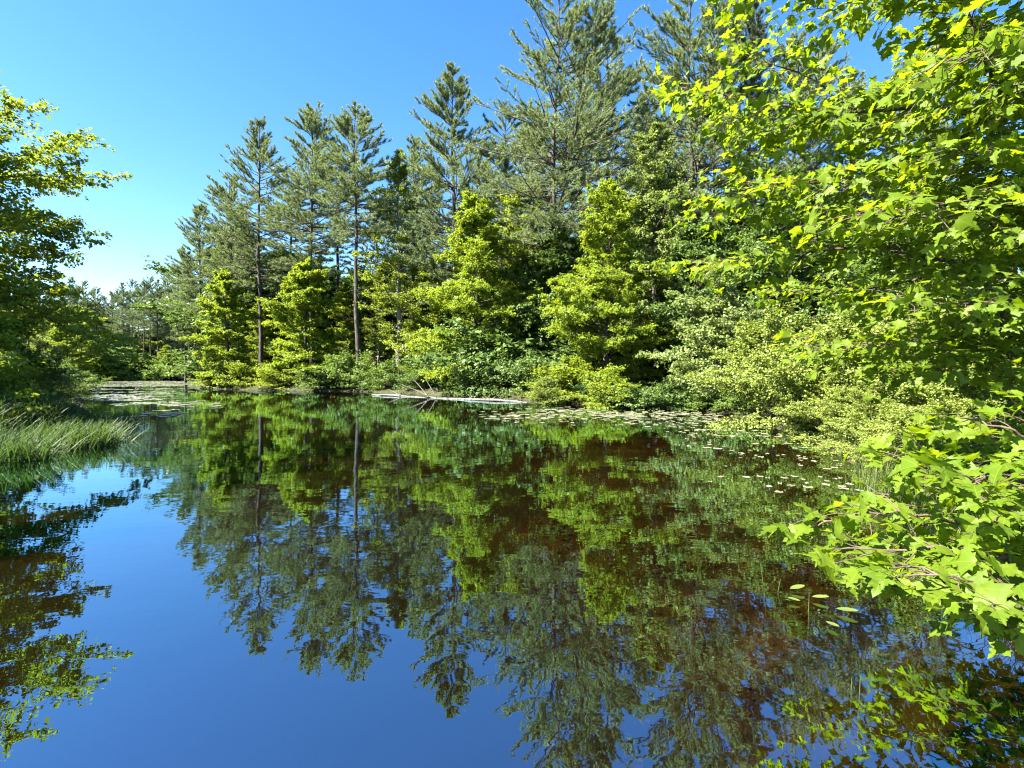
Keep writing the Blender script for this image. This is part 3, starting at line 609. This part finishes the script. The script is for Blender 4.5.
def near_maple(name, label, trunk, boughs, seed, size, tw_step, tw_len, group=None):
    global RN
    rg = np.random.default_rng(seed)
    base = np.array((trunk[0][0], trunk[0][1], gz(trunk[0][0], trunk[0][1]) - .03))
    root = thing(name, label, 'tree', base, group)
    w = MB(); T = np.array([base] + [np.array(p_) for p_ in trunk[1:]]); tt = np.linspace(0, len(T) - 1, 14)
    T = np.stack([np.interp(tt, np.arange(len(T)), T[:, k_]) for k_ in range(3)], 1)
    w.tubes(T - base, np.linspace(trunk[0][2], trunk[0][2] * .35, 14), 10); w.build('trunk', M_bark, root, smooth=True)
    lv = MB(); C_, D_, N_ = [], [], []
    for bi, bd in enumerate(boughs):
        Q = np.array([at(px, D, py) for px, py, D in bd])
        seg = np.concatenate([[0], np.cumsum(np.linalg.norm(np.diff(Q, axis=0), axis=1))]); Ltot = seg[-1]
        ss = np.linspace(0, Ltot, 26); B_ = np.stack([np.interp(ss, seg, Q[:, k_]) for k_ in range(3)], 1)
        for _ in range(3): B_[1:-1] = (B_[:-2] + 2 * B_[1:-1] + B_[2:]) / 4
        B_[1:-1] += rg.normal(0, .008, (24, 3))
        w2 = MB(); w2.tubes(B_ - base, np.linspace(.006 + .0055 * Ltot, .0025, 26), 7)
        nt = int(Ltot / tw_step); st = np.linspace(.12, 1, nt); tw = np.gradient(B_, axis=0)
        for k_ in range(nt):
            f_ = st[k_] * 25; i0 = min(int(f_), 24); p = B_[i0] + (B_[i0 + 1] - B_[i0]) * (f_ - i0); t_ = norm(tw[i0])
            sgn = 1 if k_ % 2 else -1
            lat = norm(np.cross(t_, (0, 0, 1.))) * sgn
            dv = norm(t_ * rg.uniform(.4, 1.0) + lat * rg.uniform(.4, 1.1) + np.array((0, 0, rg.normal(-.05, .28)))) if k_ < nt - 1 else t_
            Lt = tw_len * rg.uniform(.45, 1.15) * (1.15 - .55 * st[k_])
            tp = curve_paths(p[None], dv[None], np.array([Lt]), 6, -.18, .03, rg)[0]
            w2.tubes(tp - base, np.linspace(.0035, .0014, 6), 4)
            nodes = max(2, int(Lt / .075))
            for q_ in range(1, nodes + 1):
                s_ = q_ / nodes * 5; j0 = min(int(s_), 4); x_ = tp[j0] + (tp[j0 + 1] - tp[j0]) * (s_ - j0)
                for sg in (1, -1):
                    if rg.random() < .10: continue
                    la = norm(np.cross(dv, (0, 0, 1.))) * sg
                    ou = norm(la * rg.uniform(.5, 1) + dv * rg.uniform(.2, .9) + np.array((0, 0, rg.normal(.05, .25))))
                    if q_ % 2: ou = norm(ou + np.array((0, 0, rg.uniform(-.1, .5))))
                    pl = rg.uniform(.03, .065); e_ = x_ + ou * pl
                    w2.tubes(np.array([x_, x_ + ou * pl * .5 + (0, 0, .004), e_]) - base, (.0012, .0011, .001), 3)
                    C_.append(e_); D_.append(norm(ou * rg.uniform(.6, 1) + np.array((0, 0, rg.uniform(-.85, .05))) + rg.normal(0, .25, 3)))
                if q_ == nodes:
                    C_.append(x_); D_.append(norm(dv + np.array((0, 0, rg.uniform(-.7, 0)))))
        w2.build('bough', M_twig, root, smooth=True)
    C_, D_ = np.array(C_), np.array(D_); n = len(C_)
    N_ = norm(np.array((-.12, -.08, 1.)) + rg.normal(0, .48, (n, 3))); N_ = norm(N_ - D_ * (N_ * D_).sum(1, keepdims=True))
    RN = rg.random(n)
    maple_leaves(lv, C_ - base, D_, N_, size * rg.uniform(.42, 1.2, n), rg, rg.uniform(-.05, .5, n))
    lv.build('crown', M_near, root, uv=True, smooth=True)
    print(name, 'leaves', n)
    return root
UP = [
 [(1200, 320, 4.3), (1090, 215, 3.9), (1004, 122, 3.4), (925, 100, 3.2), (840, 118, 3.2), (750, 100, 3.4), (688, 88, 3.7)],
 [(1004, 122, 3.4), (990, 70, 3.1), (968, 15, 2.9), (940, -60, 2.7)],
 [(1004, 122, 3.4), (930, 150, 3.0), (840, 185, 3.1), (770, 180, 3.4), (705, 205, 3.9)],
 [(1200, 320, 4.3), (1070, 290, 3.8), (950, 262, 3.5), (850, 240, 3.5), (770, 262, 3.7), (700, 262, 4.0)],
 [(1070, 290, 3.8), (975, 325, 3.4), (890, 345, 3.2), (825, 345, 3.3)],
 [(1180, -160, 3.6), (1040, -70, 3.0), (910, -30, 2.8), (810, -20, 2.9), (735, -22, 3.2)],
 [(1090, 215, 3.9), (1000, 200, 3.0), (930, 205, 2.6), (860, 215, 2.6)],
 [(1070, 290, 3.8), (1010, 300, 3.0), (950, 305, 2.7), (890, 290, 2.7)],
 [(1180, -100, 3.8), (1080, 0, 3.2), (1010, 40, 2.6), (950, 60, 2.4)],
 [(1200, 320, 4.3), (1060, 240, 4.6), (930, 215, 4.8), (820, 215, 5.0), (740, 160, 5.2)],
 [(1200, 320, 4.3), (1080, 150, 4.7), (960, 40, 4.9), (860, 105, 5.0), (770, 135, 5.0), (715, 112, 5.2)],
 [(1060, 240, 4.6), (960, 270, 4.9), (860, 290, 5.0), (770, 290, 5.2)],
 [(1180, -160, 3.6), (1060, -60, 4.2), (940, -20, 4.4), (860, 5, 4.6), (800, 10, 4.8)],
 [(1200, 320, 4.3), (1100, 350, 3.6), (1020, 350, 3.1), (960, 365, 3.0)],
 [(1090, 215, 3.9), (1040, 180, 3.3), (1000, 165, 2.8), (960, 150, 2.6)],
 [(1180, -100, 3.8), (1090, 60, 3.4), (1040, 90, 2.8), (1000, 85, 2.5)],
 [(1200, 320, 4.3), (1080, 260, 4.3), (1000, 235, 4.2), (920, 160, 4.1), (860, 140, 4.1)],
 [(1100, 350, 5.0), (1020, 415, 4.6), (955, 430, 4.4)],
 [(1200, 420, 4.2), (1090, 440, 4.2), (1010, 440, 4.0), (950, 445, 3.9)],
 [(1070, 290, 4.6), (975, 325, 4.8), (890, 345, 5.0), (815, 350, 5.1)],
 [(1070, 290, 4.6), (1010, 340, 4.6), (950, 362, 4.7), (885, 372, 4.8)],
 [(1180, -160, 3.6), (1050, -230, 3.2), (940, -260, 3.0), (850, -240, 3.0)],
 [(1180, -160, 3.6), (1080, -160, 3.0), (1010, -150, 2.6), (950, -160, 2.5)],
 [(1100, 100, 4.4), (1010, 20, 4.0), (930, 45, 3.9), (880, 130, 3.9), (800, 70, 4.0), (740, 55, 4.1)],
]
tx = at(1215, 4.3)
near_maple('maple_tree', 'overhanging near maple filling the upper right corner with lobed yellow green leaves',
           [(tx[0] + .1, tx[1], .11), (tx[0], tx[1], 1.4), (tx[0] - .05, tx[1] - .05, 2.3), (tx[0] - .2, tx[1] - .3, 8.0)], UP, 901, .080, .040, .54)
LO = [
 [(1075, 540, 2.3), (1020, 500, 2.1), (970, 470, 2.0), (925, 460, 2.0), (885, 452, 2.2)],
 [(1080, 560, 2.2), (1000, 530, 1.95), (940, 515, 1.85), (875, 512, 1.9), (815, 520, 2.05)],
 [(1080, 590, 2.1), (1005, 560, 1.75), (945, 548, 1.65), (895, 548, 1.7), (850, 548, 1.8)],
 [(1080, 620, 2.0), (1015, 590, 1.55), (960, 580, 1.45), (915, 575, 1.5)],
 [(1080, 640, 1.9), (1035, 610, 1.45), (1005, 605, 1.35)],
 [(1075, 480, 2.4), (1030, 440, 2.4), (985, 420, 2.5), (950, 415, 2.7)],
 [(1075, 520, 2.3), (1030, 480, 1.9), (985, 475, 1.75), (955, 475, 1.7)],
 [(1075, 500, 2.3), (1045, 440, 2.1), (1020, 410, 2.1)],
 [(1080, 560, 2.2), (1040, 530, 1.7), (1005, 515, 1.6)],
 [(1080, 560, 2.2), (990, 500, 2.3), (940, 485, 2.4), (900, 485, 2.5), (860, 520, 2.5)],
 [(1085, 500, 3.0), (1010, 470, 3.6), (950, 455, 3.8), (900, 455, 3.9)],
 [(1085, 540, 2.9), (1010, 520, 3.4), (950, 505, 3.6), (890, 505, 3.7)],
 [(1085, 560, 2.8), (1020, 545, 3.2), (960, 540, 3.4), (900, 540, 3.5)],
 [(1080, 600, 2.4), (1000, 570, 2.3), (930, 570, 2.3), (880, 578, 2.3)],
]
tx = at(1085, 2.3)
near_maple('maple_sapling', 'young maple leaning over the water at the lower right, large bright leaves',
           [(tx[0] + .1, tx[1] + .1, .022), (tx[0] + .03, tx[1], .55), (tx[0], tx[1], .9), (tx[0] - .05, tx[1], 1.6)], LO, 902, .080, .055, .22)

# ------------------------------------------------------------------ water plants close by
def water_plant(label, leaves, stems):
    px, py = leaves[0][:2] if leaves else stems[0][0]
    D0 = F * CAMH / (py - HZ); b0 = np.array((*at(px, D0), 0.)); root = thing('water_plant', label, 'water plant', b0, 'water plants near the sapling')
    rg = np.random.default_rng(int(px))
    for (px, py, L, az, tilt) in leaves:
        D = F * CAMH / (py - HZ); c = np.array((*at(px, D), .02)) - b0
        t = np.linspace(0, 1, 8); wd = np.sin(t * 3.14) ** .7 * .24 * L + .001
        ax = np.array((math.cos(az), math.sin(az), 0)); sd_ = np.array((-math.sin(az), math.cos(az), 0))
        cen = c + ax * (t[:, None] * L) + np.array((0, 0, 1)) * (math.sin(tilt) * L * t - .25 * L * t ** 2 * math.sin(tilt))[:, None]
        v = np.stack([cen - sd_ * wd[:, None] + (0, 0, .006), cen, cen + sd_ * wd[:, None] + (0, 0, .006)], 1).reshape(-1, 3)
        f = [(3 * k + s, 3 * k + s + 1, 3 * k + s + 4, 3 * k + s + 3) for k in range(7) for s in (0, 1)]
        g = MB(); g.add(v, f, np.full(14, rg.random())); g.build('leaf', M_grass2, root, smooth=True)
    for (q0, hgt_, dx, dy) in stems:
        D = F * CAMH / (q0[1] - HZ); c = np.array((*at(q0[0], D), -.25)) - b0; t = np.linspace(0, 1, 6)[:, None]
        P = c + np.concatenate([t ** 1.5 * dx, t ** 1.5 * dy, t * (hgt_ + .25)], 1)
        g = MB(); g.tubes(P, np.linspace(.004, .0015, 6), 5); g.build('stem', M_grass2, root, smooth=True)
water_plant('low water plant with four pale oval leaves lying on the water left of the sapling', [(790, 592, .12, .1, .25), (812, 600, .11, -.3, .2), (836, 612, .13, -.5, .15), (826, 625, .09, -1.2, .1), (800, 604, .08, 2.6, .1)], [((808, 612), .12, .02, .02)])
water_plant('two thin pale stems standing out of the water left of the oval leaves', [], [((766, 585), .16, -.03, .03), ((774, 592), .10, .05, .0)])
water_plant('pair of thin upright shoots rising from dark water below the sapling', [], [((850, 690), .07, .01, .0), ((858, 694), .09, .02, .01)])

# ------------------------------------------------------------------ on the pond bed
rgl = np.random.default_rng(404); n = 2600
q = np.column_stack([rgl.uniform(.7, 4.6, n), rgl.uniform(2.2, 9, n)]); q = q[sdist(q) < -.1]
P = np.column_stack([q, hgt(q) + .012]); n = len(P); a = rgl.random(n) * 6.283
g = MB(); g.kites(P, np.column_stack([np.cos(a), np.sin(a), rgl.normal(0, .1, n)]), norm(np.array((0, 0, 1.)) + rgl.normal(0, .2, (n, 3))), rgl.uniform(.04, .10, n), .7, rgl)
stuff(g.build('leaf_litter', leaf_mat('sunken_leaves', (.003, .0022, .0011), (.024, .0155, .0065), (1, .8, .5), .1)), 'brown sunken leaves littering the shallow bed at the lower right', 'leaf litter')
